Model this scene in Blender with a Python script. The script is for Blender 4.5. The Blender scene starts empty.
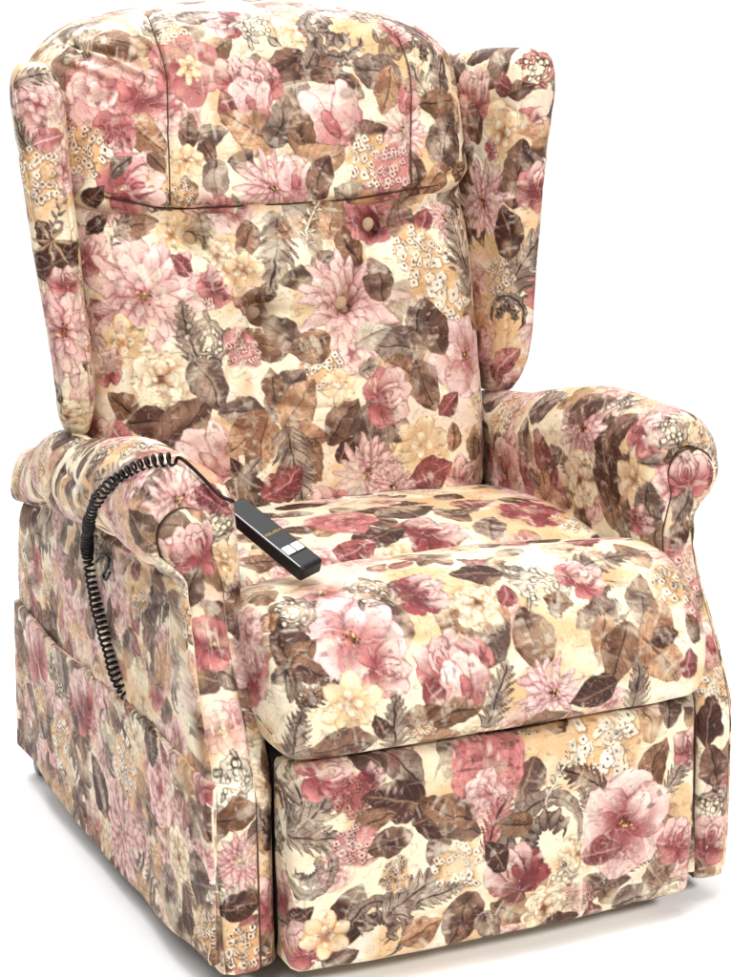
import bpy, math, random
import numpy as np
from math import radians as R, pi

# ------------------------------------------------------------------ camera
SC = bpy.context.scene
COL = SC.collection
W0, H0 = 731.0, 977.0
CAM = np.array([-1.163, -2.166, 1.229]); YAW, PIT, FPX = .429, .261, 2273.0
cd = bpy.data.cameras.new('camera'); cam = bpy.data.objects.new('camera', cd); COL.objects.link(cam)
cd.sensor_fit = 'HORIZONTAL'; cd.sensor_width = 36; cd.lens = FPX / W0 * 36
cd.clip_start = .05; cd.clip_end = 200
cam.location = CAM; cam.rotation_euler = (pi / 2 - PIT, 0, -YAW)
SC.camera = cam
SC.view_settings.view_transform = 'Standard'; SC.view_settings.look = 'None'
SC.view_settings.exposure = 0; SC.view_settings.gamma = 1
# ------------------------------------------------------------------ studio light: added world glow, white behind, dimmed in front to weaken fill
wd = bpy.data.worlds.new('World'); SC.world = wd; wd.use_nodes = True
nt = wd.node_tree; nt.nodes.clear()
out = nt.nodes.new('ShaderNodeOutputWorld'); bg = nt.nodes.new('ShaderNodeBackground')
tc = nt.nodes.new('ShaderNodeTexCoord'); sp = nt.nodes.new('ShaderNodeSeparateXYZ')
mr = nt.nodes.new('ShaderNodeMapRange'); mr.inputs['From Min'].default_value = .14; mr.inputs['From Max'].default_value = .58
mr.inputs['To Min'].default_value = .12; mr.inputs['To Max'].default_value = 1.06; mr.interpolation_type = 'SMOOTHSTEP'
nt.links.new(tc.outputs['Generated'], sp.inputs[0]); nt.links.new(sp.outputs['Y'], mr.inputs['Value'])
nt.links.new(mr.outputs[0], bg.inputs['Strength']); bg.inputs['Color'].default_value = (1, 1, 1, 1)
nt.links.new(bg.outputs[0], out.inputs[0])

def area(name, loc, target, size, power, col=(1, 1, 1)):
    l = bpy.data.lights.new(name, 'AREA'); l.shape = 'DISK'; l.size = size; l.energy = power; l.color = col
    o = bpy.data.objects.new(name, l); COL.objects.link(o); o.location = loc
    d = np.array(target, float) - np.array(loc, float)
    from mathutils import Vector
    o.rotation_euler = Vector(d).to_track_quat('-Z', 'Y').to_euler()
area('key_softbox', (.9, -3.2, 2.5), (0, .2, .5), .7, 138, (1, .965, .91))
area('top_fill', (-.5, -.1, 3.6), (0, .0, 0), 2.2, 100)  # added overhead lamp, lifts the floor to white
area('floor_fill', (-1.6, -1.2, 2.6), (-.5, -.1, 0), 1.2, 30)  # added lamp, brightens the floor beside the chair

area('rear_floor_fill', (.3, 2.0, 2.3), (.3, 1.9, 0), 2.4, 75)  # added lamp, keeps the floor behind the chair white
# ------------------------------------------------------------------ numpy helpers
def hash3(ix, iy, iz, seed):
    h = (ix.astype(np.int64) * 374761393 + iy.astype(np.int64) * 668265263 + iz.astype(np.int64) * 2147483647 + seed * 974711) & 0xffffffff
    h = ((h ^ (h >> 13)) * 1274126177) & 0xffffffff
    h = (h ^ (h >> 16)) & 0xffffff
    return h / float(0xffffff)
def noise(P, f, seed=0):
    q = P * f; i = np.floor(q); t = q - i; t = t * t * (3 - 2 * t); i = i.astype(np.int64)
    r = 0
    for dx in (0, 1):
        wx = t[:, 0] if dx else 1 - t[:, 0]
        for dy in (0, 1):
            wy = t[:, 1] if dy else 1 - t[:, 1]
            for dz in (0, 1):
                wz = t[:, 2] if dz else 1 - t[:, 2]
                r = r + wx * wy * wz * hash3(i[:, 0] + dx, i[:, 1] + dy, i[:, 2] + dz, seed)
    return r
def fbm(P, f, seed=0, n=3):
    r = 0; a = .5; s = 0
    for k in range(n):
        r = r + a * noise(P, f * 2 ** k, seed + 17 * k); s += a; a *= .5
    return r / s
def ss(a, b, x):
    t = np.clip((x - a) / (b - a), 0, 1); return t * t * (3 - 2 * t)
def gauss(d, s): return np.exp(-(d / s) ** 2)
def lerp(a, b, t): return a + (b - a) * t
def catmull(pts, n, closed=False):
    P = np.array(pts, float); K = len(P)
    if closed: idx = lambda i: P[i % K]; segs = K
    else:
        idx = lambda i: P[i] if 0 <= i < K else (2 * P[0] - P[1] if i < 0 else 2 * P[-1] - P[-2]); segs = K - 1
    o = []
    for s in range(segs):
        p0, p1, p2, p3 = idx(s - 1), idx(s), idx(s + 1), idx(s + 2)
        for t in np.linspace(0, 1, 24, endpoint=False):
            o.append(.5 * (2 * p1 + (p2 - p0) * t + (2 * p0 - 5 * p1 + 4 * p2 - p3) * t * t + (3 * p1 - p0 - 3 * p2 + p3) * t ** 3))
    if not closed: o.append(P[-1])
    else: o.append(P[0])
    o = np.array(o); L = np.r_[0, np.cumsum(np.linalg.norm(np.diff(o, axis=0), axis=1))]
    q = np.linspace(0, L[-1], n, endpoint=not closed)
    return np.array([np.interp(q, L, o[:, k]) for k in range(P.shape[1])]).T
def interp(x, xs, ys):     # smooth 1D table
    xs = np.array(xs, float); ys = np.array(ys, float)
    i = np.clip(np.searchsorted(xs, x) - 1, 0, len(xs) - 2); t = np.clip((x - xs[i]) / (xs[i + 1] - xs[i]), 0, 1)
    return lerp(ys[i], ys[i + 1], t * t * (3 - 2 * t))

# ------------------------------------------------------------------ mesh helpers
def make_mesh(name, V, F, mat, parent=None, smooth=True):
    me = bpy.data.meshes.new(name)
    V = np.ascontiguousarray(V, dtype=np.float32); F = np.ascontiguousarray(F, dtype=np.int32)
    me.vertices.add(len(V)); me.vertices.foreach_set('co', V.ravel())
    me.loops.add(F.size); me.loops.foreach_set('vertex_index', F.ravel())
    me.polygons.add(len(F)); me.polygons.foreach_set('loop_start', np.arange(0, F.size, F.shape[1], dtype=np.int32))
    me.polygons.foreach_set('loop_total', np.full(len(F), F.shape[1], dtype=np.int32))
    me.update(calc_edges=True); me.validate()
    if smooth: me.polygons.foreach_set('use_smooth', np.ones(len(me.polygons), dtype=bool))
    me.materials.append(mat)
    o = bpy.data.objects.new(name, me); COL.objects.link(o)
    if parent: o.parent = parent
    return o
def grid_faces(n, m, closed=False, off=0, flip=False):
    i, j = np.meshgrid(np.arange(n - 1), np.arange(m if closed else m - 1), indexing='ij')
    j2 = (j + 1) % m
    f = np.stack([i * m + j, i * m + j2, (i + 1) * m + j2, (i + 1) * m + j], -1).reshape(-1, 4) + off
    return f[:, ::-1] if flip else f
def merge(parts):
    V = []; F = []; o = 0
    for v, f in parts: V.append(v); F.append(f + o); o += len(v)
    return np.vstack(V), np.vstack(F)
def rbox(lo, hi, r, n, coarse='', extra=None):
    """rounded box from cube faces; n = segments along x, y, z; coarse = faces (x- x+ y- ...) meshed loosely"""
    lo, hi, r = np.array(lo, float), np.array(hi, float), np.array(r, float)
    h = (hi - lo) / 2; c = (hi + lo) / 2
    V = []; F = []; off = 0
    faces = {'y-': (0, 2, 1, -1), 'y+': (0, 2, 1, 1), 'x-': (1, 2, 0, -1), 'x+': (1, 2, 0, 1), 'z+': (0, 1, 2, 1), 'z-': (0, 1, 2, -1)}
    for k, (a, b, w, s) in faces.items():
        na, nb = n[a], n[b]
        if k in coarse.split(): na, nb = max(12, na // 8), max(12, nb // 8)
        def axis_samples(ax, m):       # equal steps along the rounded profile
            t = np.linspace(-1, 1, m + 1); return t
        A, B = np.meshgrid(axis_samples(a, na), axis_samples(b, nb), indexing='ij')
        P = np.zeros((A.size, 3)); P[:, a] = A.ravel() * h[a]; P[:, b] = B.ravel() * h[b]; P[:, w] = s * h[w]
        V.append(P); f = grid_faces(na + 1, nb + 1, off=off)
        e1, e2 = P[f[0, 1]-off] - P[f[0, 0]-off], P[f[0, 3]-off] - P[f[0, 0]-off]
        F.append(f if np.cross(e1, e2)[w] * s > 0 else f[:, ::-1]); off += len(P)
    P = np.vstack(V); F = np.vstack(F)
    inner = np.clip(P, -(h - r), h - r); d = (P - inner) / r
    L = np.linalg.norm(d, axis=1, keepdims=True); d = d / np.maximum(L, 1e-9)
    P2 = inner + d * r
    # weld shared borders
    key = np.round(P * 1e5).astype(np.int64); _, idx, inv = np.unique(key, axis=0, return_index=True, return_inverse=True)
    inv = inv.ravel()
    V2 = P2[idx] + c; F = inv[F]
    return V2, F
def fixwind(V, F):             # make faces point away from the middle
    a, b, c = V[F[:, 0]], V[F[:, 1]], V[F[:, 2]]
    n = np.cross(b - a, c - a); m = V.mean(0)
    s = ((a - m) * n).sum(1)
    return F if s.sum() > 0 else F[:, ::-1]
def fixbox(V, F): return F

# ------------------------------------------------------------------ materials
def fabric_mat():
    m = bpy.data.materials.new('floral_print_fabric'); m.use_nodes = True; t = m.node_tree; N = t.nodes; L = t.links
    b = N['Principled BSDF']; b.inputs['Roughness'].default_value = .62; b.inputs['Specular IOR Level'].default_value = .25
    b.inputs['Sheen Weight'].default_value = 0
    at = N.new('ShaderNodeAttribute'); at.attribute_name = 'print'
    tc = N.new('ShaderNodeTexCoord')
    # fibre grain and small irregularity of the ink
    n1 = N.new('ShaderNodeTexNoise'); n1.inputs['Scale'].default_value = 420; n1.inputs['Detail'].default_value = 3
    n2 = N.new('ShaderNodeTexNoise'); n2.inputs['Scale'].default_value = 60; n2.inputs['Detail'].default_value = 4
    L.new(tc.outputs['Object'], n1.inputs['Vector']); L.new(tc.outputs['Object'], n2.inputs['Vector'])
    mr1 = N.new('ShaderNodeMapRange'); mr1.inputs['From Min'].default_value = .3; mr1.inputs['From Max'].default_value = .7
    mr1.inputs['To Min'].default_value = .93; mr1.inputs['To Max'].default_value = 1.06
    L.new(n1.outputs['Fac'], mr1.inputs['Value'])
    mr2 = N.new('ShaderNodeMapRange'); mr2.inputs['From Min'].default_value = .3; mr2.inputs['From Max'].default_value = .7
    mr2.inputs['To Min'].default_value = .92; mr2.inputs['To Max'].default_value = 1.06
    L.new(n2.outputs['Fac'], mr2.inputs['Value'])
    mu = N.new('ShaderNodeMath'); mu.operation = 'MULTIPLY'; L.new(mr1.outputs[0], mu.inputs[0]); L.new(mr2.outputs[0], mu.inputs[1])
    vm = N.new('ShaderNodeVectorMath'); vm.operation = 'SCALE'; L.new(at.outputs['Color'], vm.inputs[0]); L.new(mu.outputs[0], vm.inputs['Scale'])
    L.new(vm.outputs[0], b.inputs['Base Color'])
    bu = N.new('ShaderNodeBump'); bu.inputs['Strength'].default_value = .25; bu.inputs['Distance'].default_value = .001
    L.new(n1.outputs['Fac'], bu.inputs['Height'])
    n3 = N.new('ShaderNodeTexNoise'); n3.inputs['Scale'].default_value = 38; n3.inputs['Detail'].default_value = 3; n3.inputs['Distortion'].default_value = .6
    L.new(tc.outputs['Object'], n3.inputs['Vector'])
    bu2 = N.new('ShaderNodeBump'); bu2.inputs['Strength'].default_value = .35; bu2.inputs['Distance'].default_value = .006
    L.new(n3.outputs['Fac'], bu2.inputs['Height']); L.new(bu.outputs[0], bu2.inputs['Normal'])
    L.new(bu2.outputs[0], b.inputs['Normal'])
    return m
def plain(name, col, rough=.5, spec=.5, noise_amt=.15, scale=60, metal=0, bump=0):
    m = bpy.data.materials.new(name); m.use_nodes = True; t = m.node_tree; N = t.nodes; L = t.links
    b = N['Principled BSDF']; b.inputs['Roughness'].default_value = rough; b.inputs['Specular IOR Level'].default_value = spec
    b.inputs['Metallic'].default_value = metal
    tc = N.new('ShaderNodeTexCoord'); n = N.new('ShaderNodeTexNoise'); n.inputs['Scale'].default_value = scale; n.inputs['Detail'].default_value = 4
    L.new(tc.outputs['Object'], n.inputs['Vector'])
    mx = N.new('ShaderNodeMix'); mx.data_type = 'RGBA'
    mx.inputs[6].default_value = tuple(c * (1 - noise_amt) for c in col) + (1,); mx.inputs[7].default_value = tuple(min(1, c * (1 + noise_amt)) for c in col) + (1,)
    L.new(n.outputs['Fac'], mx.inputs[0]); L.new(mx.outputs[2], b.inputs['Base Color'])
    if bump:
        bu = N.new('ShaderNodeBump'); bu.inputs['Strength'].default_value = bump; bu.inputs['Distance'].default_value = .0005
        L.new(n.outputs['Fac'], bu.inputs['Height']); L.new(bu.outputs[0], b.inputs['Normal'])
    return m
FAB = fabric_mat()
BLACK = plain('black_plastic', (.006, .0065, .007), .42, .28, .1, 900, bump=.3)
CORDM = plain('black_cord_rubber', (.004, .004, .0045), .35, .22)
WHITE = plain('ivory_button_plastic', (.80, .77, .66), .4, .4, .03)
GOLD = plain('gold_lettering', (.42, .29, .08), .45, .5, .1)
GREYM = plain('grey_edge_highlight', (.5, .52, .54), .35, .5, .05)
WHEEL = plain('grey_caster_plastic', (.09, .1, .11), .4, .5, .2)
DARK = plain('dark_lining_cloth', (.02, .017, .015), .9, .1, .2)
FLOORM = plain('white_studio_floor', (.97, .97, .97), .9, 0.0, .002)

# ------------------------------------------------------------------ setting
a = np.linspace(0, 2 * pi, 96, endpoint=False); V = np.vstack([[[0, 0, 0]], np.stack([2.1 * np.cos(a), .3 + 2.1 * np.sin(a), 0 * a], 1)])
F = np.array([[0, 1 + k, 1 + (k + 1) % 96] for k in range(96)])
fl = make_mesh('floor', V, F, FLOORM, smooth=False); fl['kind'] = 'structure'

# ------------------------------------------------------------------ the chair
chair = bpy.data.objects.new('recliner_chair', None); COL.objects.link(chair); chair.location = (0, .35, 0)
chair['label'] = 'wing-back recliner armchair in cream, pink and brown floral fabric'; chair['category'] = 'armchair'
FABRIC = []
def fab(name, V, F, parent=None):
    """fabric part: positions are world; parent offset removed"""
    o = make_mesh(name, V - np.array([0, .35, 0]), F, FAB, parent or chair)
    n = np.empty(len(V) * 3, dtype=np.float32); o.data.vertex_normals.foreach_get('vector', n)
    FABRIC.append([o, V, n.reshape(-1, 3).astype(float)]); return o
def wrinkle(V, F, amp=.0016, f=14, seed=1, stretch=(1, 1, 1)):
    """small loose cloth undulation along the normals"""
    a, b, c, d = V[F[:, 0]], V[F[:, 1]], V[F[:, 2]], V[F[:, 3]]
    fn = np.cross(c - a, d - b); n = np.zeros_like(V)
    for k in range(4): 
        for ax in range(3): n[:, ax] += np.bincount(F[:, k], fn[:, ax], len(V))
    n /= np.maximum(np.linalg.norm(n, axis=1, keepdims=True), 1e-12)
    h = fbm(V * np.array(stretch), f, seed, 3) - .5
    q = V * np.array(stretch); w1 = noise(q, f * .9, seed + 50) + .35 * noise(q, f * 2.1, seed + 51); w1 = np.clip(1 - np.abs(w1 - .675) * 9, 0, 1) ** 2
    w1 = w1 * ss(.45, .62, noise(V, f * .5, seed + 52))
    return V + n * (h * 2 * amp - w1 * amp * .9)[:, None]

# --- lower back cushion, tufted
def y_back(z): return .548 + .20 * (z - .43)
def lower_back():
    V, F = rbox((-.292, 0, .385), (.287, .19, .868), (.075, .075, .05), (430, 90, 350), 'y+ z- z+')
    x, y, z = V.T; wf = ss(.11, .0, y)
    u = x / .29
    b = .038 * (1 - np.abs(u) ** 2.6) + .016 * gauss(z - .56, .11) + .010 * gauss(z - .72, .06)
    dimp = 0
    for bx, bz in BUT: 
        d = np.hypot(x - bx, z - bz); dimp = dimp + .022 * gauss(d, .017) + .014 * gauss(d, .046)
    def crease(p, q, dep, w):
        nonlocal dimp
        p = np.array(p); q = np.array(q); pq = q - p; t = np.clip(((x - p[0]) * pq[0] + (z - p[1]) * pq[1]) / (pq @ pq), 0, 1)
        d = np.hypot(x - p[0] - t * pq[0] + .006 * np.sin(t * pi), z - p[1] - t * pq[1]); dimp = dimp + dep * gauss(d, w)
    crease(BUT[0], BUT[1], .003, .009); crease(BUT[3], BUT[2], .003, .009); crease(BUT[1], (-.12, .60), .005, .009); crease(BUT[2], (.10, .61), .004, .009); crease(BUT[0], (-.29, .83), .003, .009)
    crease(BUT[3], (.27, .86), .003, .009); crease(BUT[1], BUT[2], .0035, .008); crease(BUT[0], BUT[3], .002, .01)
    x = x * (1 - .22 * ss(.06, .19, y)); y = y + y_back(z) - wf * (b - dimp - .010 * ss(.75, .81, z))
    V = np.stack([x, y, z], 1); return wrinkle(V, fixbox(V, F), .003, 9, 3), fixbox(V, F)
BUT = [(-.140, .776), (-.063, .679), (.061, .683), (.116, .780)]
V, F = lower_back(); back = fab('back_cushion', V, F); LB = V

# --- headrest cushion with centre panel
def head():
    V, F = rbox((-.300, 0, .796), (.292, .20, 1.072), (.085, .075, .045), (470, 110, 215), 'y+ z-')
    x, y, z = V.T; wf = ss(.13, .0, y)
    zz = (z - .806) / .266
    # seams: centre panel borders
    def seam(x0, x1):
        xs = lerp(x0, x1, zz) + .006 * np.sin(zz * 6); return xs
    sL, sR = seam(-.172, -.190), seam(.187, .178)
    side = np.where(x < sL, 1, 0) + np.where(x > sR, 1, 0)
    b = .020 * (1 - np.abs(x / .3) ** 3) + .010 * np.sin(np.clip(zz, 0, 1) * pi) ** .8
    g = 0 * x
    cp = .006 * ss(.0, .03, x - sL) * ss(.0, .03, sR - x)
    # pulled folds on the left shoulder
    def crease(p, q, dep, w):
        p = np.array(p); q = np.array(q); pq = q - p; t = np.clip(((x - p[0]) * pq[0] + (z - p[1]) * pq[1]) / (pq @ pq), 0, 1)
        return dep * gauss(np.hypot(x - p[0] - t * pq[0], z - p[1] - t * pq[1]), w)
    g = g + crease((-.265, 1.045), (-.185, .985), .014, .006) + crease((-.285, 1.04), (-.24, 1.0), .010, .006) + crease((-.20, 1.06), (-.18, 1.0), .006, .006) + crease((.25, .84), (.19, .83), .006, .006)
    y2 = y + y_back(z) - .015 * ss(.90, .80, z) -.001 - wf * (b - g + cp) 
    z2 = z - .045 * np.abs(x / .3) ** 2.6 * ss(.86, 1.06, z) - .012 * (x > 0) * (x / .3) ** 2 * ss(.9, 1.06, z)
    z2 = z2 + (.016 * (x / .3) ** 2 - .003) * ss(.88, .82, z)
    g2 = (gauss(x - sL, .004) + gauss(x - sR, .004)) * ss(.97, 1.07, z) * .006
    V = np.stack([x, y2, z2], 1); F = fixbox(V, F); return wrinkle(V, F, .0028, 11, 5), F
V, F = head(); headrest = fab('headrest_cushion', V, F)

# --- wings
def wing(s):
    V, F = rbox((-.035, .545, .533), (.035, .70 if s < 0 else .80, 1.012), (.024, .03, .055), (60, 130, 380), 'y+ z-')
    x, y, z = V.T
    t = (z - .533) / .48
    cx = (.315 + .050 * t) if s < 0 else (.316 + .022 * t)
    yb = y + .012 * np.sin(t * pi) * ss(.7, .55, y) - .03 * ss(.85, 1, t) * ss(.7, .55, y) * 0 + .05 * gauss(t, .12) * ss(.75, .55, y) * .6
    yb = yb + (-.008 if s > 0 else 0) * ss(.3, 1, t) * ss(.75, .58, y)
    zb = z - .02 * ss(.6, .8, y) * ss(.9, 1, t)
    bul = .006 * np.sin(np.clip(t, 0, 1) * pi)
    g = .0035 * (gauss(np.abs(x) - .026, .002)) * ss(.575, .55, y) * 1.
    V = np.stack([s * (cx - (.26 if s < 0 else .12) * (y - .545)) + x * (.70 + .30 * t), yb + g, zb], 1); F = fixbox(V, F)
    return wrinkle(V, F, .0022, 13, 8 + s), F
for s in (-1, 1):
    V, F = wing(s); fab('wing', V, F)

# --- armrests
def yf(z): return interp(z, [0, .22, .46, .60], [.030, .036, .128, .140])
def arm_profile(M):
    oc, zc, r = .323, .537, .064
    pts = [(.262, .034), (.262, .15), (.262, .30), (.262, .42)]
    for a in np.linspace(185, -62, 12): pts.append((oc + r * math.cos(R(a)), zc + r * math.sin(R(a))))
    pts += [(.337, .462), (.336, .42), (.341, .33), (.343, .22), (.340, .10), (.336, .034)]
    return catmull(pts, M)
def arm_inset(O):
    """keyhole outline that matches the profile point by point"""
    oc, zc = .331, .521
    o, z = O.T; I = O.copy()
    d = np.stack([o - .325, z - .535], 1); ang = np.arctan2(d[:, 1], d[:, 0])
    circ = np.stack([oc + .034 * np.cos(ang), zc + .034 * np.sin(ang)], 1)
    low = np.stack([np.where(o < .3, .289, o - .004), z], 1)
    w = ss(.45, .505, z)[:, None]
    I = low * (1 - w) + circ * w
    return I
KEY = {}
def armrest(s):
    M, N = 860, 250
    O = arm_profile(M); I = arm_inset(O)
    ztop = .601
    rows = []
    # inner rounding at the front, from keyhole outline outwards
    K = 34
    for k in range(K):
        ph = pi / 2 * (1 - k / K); e = 1 - math.cos(ph); yo = .034 * (1 - math.sin(ph))
        q = O * (1 - e) + I * e
        puff = .007 * math.sin(2 * ph) * ss(.42, .52, q[:, 1])
        flat = ss(.32, .34, O[:, 0]) * ss(.48, .44, O[:, 1])           # crisp outer edge below the roll
        yk = yf(q[:, 1]) + yo * (1 - flat * .75) - puff
        rows.append(np.stack([q[:, 0], yk + .003 * (k == 0), q[:, 1], np.zeros(M)], 1))
    y0 = yf(O[:, 1]) + .034
    ts = np.linspace(0, 1, N)
    for t in ts:
        y = lerp(y0, .785, t)
        rows.append(np.stack([O[:, 0], y, O[:, 1], np.full(M, t)], 1))
    for k in range(1, 14):      # rounded back end
        ph = pi / 2 * k / 13; q = O.copy(); c = np.array([.31, .3]); e = (1 - math.cos(ph)) * .12
        q = q + (np.array([.315, 0]) * np.array([1, 0]) + np.array([0, 1]) * q - q) * np.array([e * 6, 0]) * .9
        q[:, 1] -= e * .25 * ss(.4, .6, q[:, 1])
        rows.append(np.stack([q[:, 0], np.full(M, .785 + .03 * math.sin(ph)), q[:, 1], np.ones(M)], 1))
    G = np.array(rows); n = len(rows); P = G.reshape(-1, 4)
    x, y, z, t = P.T
    # roll falls away towards the back, waist of the roll pinched
    drop = interp(y, [.1, .28, .6, .80], [0, .004, .062, .125]) * ss(.36, .56, z)
    z2 = z - drop + (.010 if s > 0 else 0) * ss(.2, .0, z)
    x2 = x + .004 * np.sin(y * 9) * ss(.45, .55, z) + .006 * gauss(y - .45, .25) * (x > .31) * ss(.3, .0, np.abs(z - .3))
    # crease below the roll on the outside and gather folds close to the front
    x2 = x2 - .013 * gauss(z - (.476 - .01 * np.sin(y * 6)), .007) * (x > .33) * ss(.13, .2, y)
    fold = .0035 * np.sin(y * 120 + z * 60 + 4 * np.sin(z * 30)) * gauss(z - .475, .05) * (x > .3) * gauss(y - .19, .09)
    x2 = x2 + fold; x2 = .31 + (x2 - .31) * (1 - .50 * ss(.35, .8, y) * ss(.36, .5, z)); x2 = x2 - (.010 if s > 0 else 0) * ss(.45, .5, z) * ss(.28, .36, x)
    V = np.stack([s * x2, y, z2], 1); F = grid_faces(n, M)
    q = F[(n // 2) * (M - 1) + M // 2]; nn_ = np.cross(V[q[1]] - V[q[0]], V[q[3]] - V[q[0]]); dc = V[q[0]] - np.array([s * .323, V[q[0], 1], .40])
    F = F if nn_ @ dc > 0 else F[:, ::-1]
    V = wrinkle(V, F, .0045, 10, 20 + s, (1, .9, .35))
    arm = fab('armrest', V, F)
    # keyhole front panel
    edge = V[:M]
    o, zz = I.T
    w = ss(.44, .50, zz)[:, None]
    spine = np.stack([np.full(M, .311), zz], 1) * (1 - w) + np.array([[.331, .521]]) * w
    Kp = 30; rows = []
    for t in np.linspace(0, 1, Kp) ** .75:
        q = spine * (1 - t) + I * t
        yy = yf(q[:, 1]) - .006 * (1 - t ** 4) + .004 * t ** 12
        rows.append(np.stack([s * q[:, 0], yy, q[:, 1]], 1))
    rows.append(np.stack([s * (I[:, 0]), yf(I[:, 1]) + .012, I[:, 1]], 1))
    G = np.array(rows); G = G.reshape(-1, 3); F = grid_faces(len(rows), M); q = F[M * 3]; F = F if np.cross(G[q[1]] - G[q[0]], G[q[3]] - G[q[0]])[1] < 0 else F[:, ::-1]
    fab('front_panel', G, F, arm)
    KEY[s] = (np.stack([s * I[:, 0], yf(I[:, 1]) + .0012, I[:, 1]], 1), arm)
    return arm
arms = [armrest(-1), armrest(1)]

# --- side pockets (lower side panels)
def pocket(s):
    V, F = rbox((-.006, .036, .031), (.006, .800, .262), (.005, .006, .005), (6, 330, 230), 'x+ y+ z-')
    x, y, z = V.T
    t = (z - .024) / .238
    x2 = x + -.3435 + .0065 * ss(.16, .04, y) - .004 * np.sin(y * 11 + 1) * (.3 + t) - .005 * t ** 3 * gauss(y - .40, .28) - .004 * (1 - t)
    z2 = z + .006 * np.sin(y * 7) * t + (1 - t) * (.008 * np.sin(y * 9 + 1.2) + .004)
    V = np.stack([x2 * -s * -1 if s > 0 else x2, y, z2], 1)
    if s > 0: V[:, 0] = -x2 - .018
    F = F[:, ::-1] if s > 0 else F; return wrinkle(V, F, .0045, 11, 31, (1, 1, .3)), F
for s in (-1, 1):
    V, F = pocket(s); fab('side_panel', V, F)

# --- seat cushion (profile swept across)
def seat():
    prof = [(.60, .33), (.60, .40), (.56, .415), (.48, .430), (.38, .440), (.29, .438), (.235, .430), (.215, .417), (.195, .428), (.155, .441), (.105, .450), (.055, .443),
            (.012, .415), (-.012, .375), (-.018, .330), (-.008, .299), (.012, .287), (.05, .285), (.2, .29), (.45, .30)]
    M, N = 760, 400
    O = catmull(prof, M, True)
    # uneven rows: dense where seen, loose underneath
    c = np.array([.25, .37]); d = np.roll(O, -1, 0) - np.roll(O, 1, 0); nr = np.stack([d[:, 1], -d[:, 0]], 1); nr /= np.linalg.norm(nr, axis=1, keepdims=True)
    if ((O - c) * nr).sum() < 0: nr = -nr
    rows = []; hw = .276; r = .032
    xs = []
    K = 26
    for k in range(K): ph = pi / 2 * (1 - k / K); xs.append((-hw + r * (1 - math.cos(pi / 2 - ph)) if 0 else -hw + r * (1 - math.sin(ph)), r * (1 - math.cos(ph))))
    mid = [(x, 0) for x in np.linspace(-hw + r, hw - r, N)]
    xs = xs + mid + [(-x, e) for x, e in xs[::-1]]
    for x, e in xs:
        u = x / hw
        crown = .012 * (1 - abs(u) ** 2.4)
        q = O - nr * e
        q = q.copy(); up = ss(.38, .44, q[:, 1]); fr = ss(.10, -.0, q[:, 0])
        q[:, 1] += crown * up - .006 * (1 - abs(u) ** 2) * gauss(q[:, 0] - .215, .016) * up * 0
        q[:, 0] -= fr * .012 * (1 - abs(u) ** 2)
        q[:, 0] += (q[:, 0] > .1) * (q[:, 0] < .35) * up * .03 * (1 - u * u) * gauss(q[:, 0] - .2, .07)
        # T-front flares slightly over the arm fronts
        xx = x * (1 + .0 * fr)
        rows.append(np.stack([np.full(M, xx), q[:, 0], q[:, 1]], 1))
    def cap(row, sx):
        c = np.array([row[0, 0], .26, .36]); o = []
        for e in np.linspace(.012, .999, 95): w = 1 - e; q = row * w + c * e; q[:, 0] = row[:, 0] + sx * .006 * e; o.append(q)
        return o
    rows = cap(rows[0], -1)[::-1] + rows + cap(rows[-1], 1)
    G = np.array(rows); V = G.reshape(-1, 3); F = fixwind(V, grid_faces(len(rows), M, closed=True))
    V = wrinkle(V, F, .0032, 10, 41)
    return V, F
V, F = seat(); seatc = fab('seat_cushion', V, F)

# --- footrest
def footrest():
    V, F = rbox((-.264, -.003, .030), (.266, .06, .283), (.016, .018, .014), (420, 45, 215), 'y+ z-')
    x, y, z = V.T; wf = ss(.05, 0, y)
    u = x / .266; t = (z - .036) / .253
    y2 = y - wf * (.012 * (1 - u * u) + .005 * np.sin(np.clip(t, 0, 1) * pi))
    z2 = z + .004 * (x / .266) * (1 - t) * 0
    V = np.stack([x, y2, z2], 1); F = fixbox(V, F); return wrinkle(V, F, .0022, 9, 51), F
V, F = footrest(); fab('footrest', V, F)

V, F = rbox((-.20, .775, .60), (.24, .835, 1.0), (.03, .02, .05), (150, 12, 110)); fab('outer_back', V, F)
# --- outside back panel and dark inner base
V, F = rbox((-.30, .745, .04), (.30, .80, .47), (.02, .02, .02), (150, 16, 150), ''); V[:, 1] += .10 * ss(.3, .6, V[:, 2]) * 0
fab('back_panel', V, fixbox(V, F))
V, F = rbox((-.262, .04, .03), (.262, .75, .29), (.01, .01, .01), (12, 12, 12)); make_mesh('base_frame', V - [0, .35, 0], fixbox(V, F), DARK, chair)
# --- casters
def lathe(prof, n, axis=0):
    a = np.linspace(0, 2 * pi, n, endpoint=False); rows = []
    for r_, h in prof: rows.append(np.stack([np.full(n, h), r_ * np.cos(a), r_ * np.sin(a)], 1))
    G = np.array(rows).reshape(-1, 3)
    return G[:, [axis == 0 and 0 or 1, 1, 2]] if 0 else G, grid_faces(len(rows), n, closed=True)
for cx, cy in ((-.322, .775), (.322, .775), (-.30, .12), (.30, .12)):
    V, F = lathe([(.001, -.011), (.014, -.011), (.018, -.008), (.019, 0), (.018, .008), (.014, .011), (.001, .011)], 32)
    make_mesh('caster', V + np.array([cx, cy - .35, .019]), F, WHEEL, chair)

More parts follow.
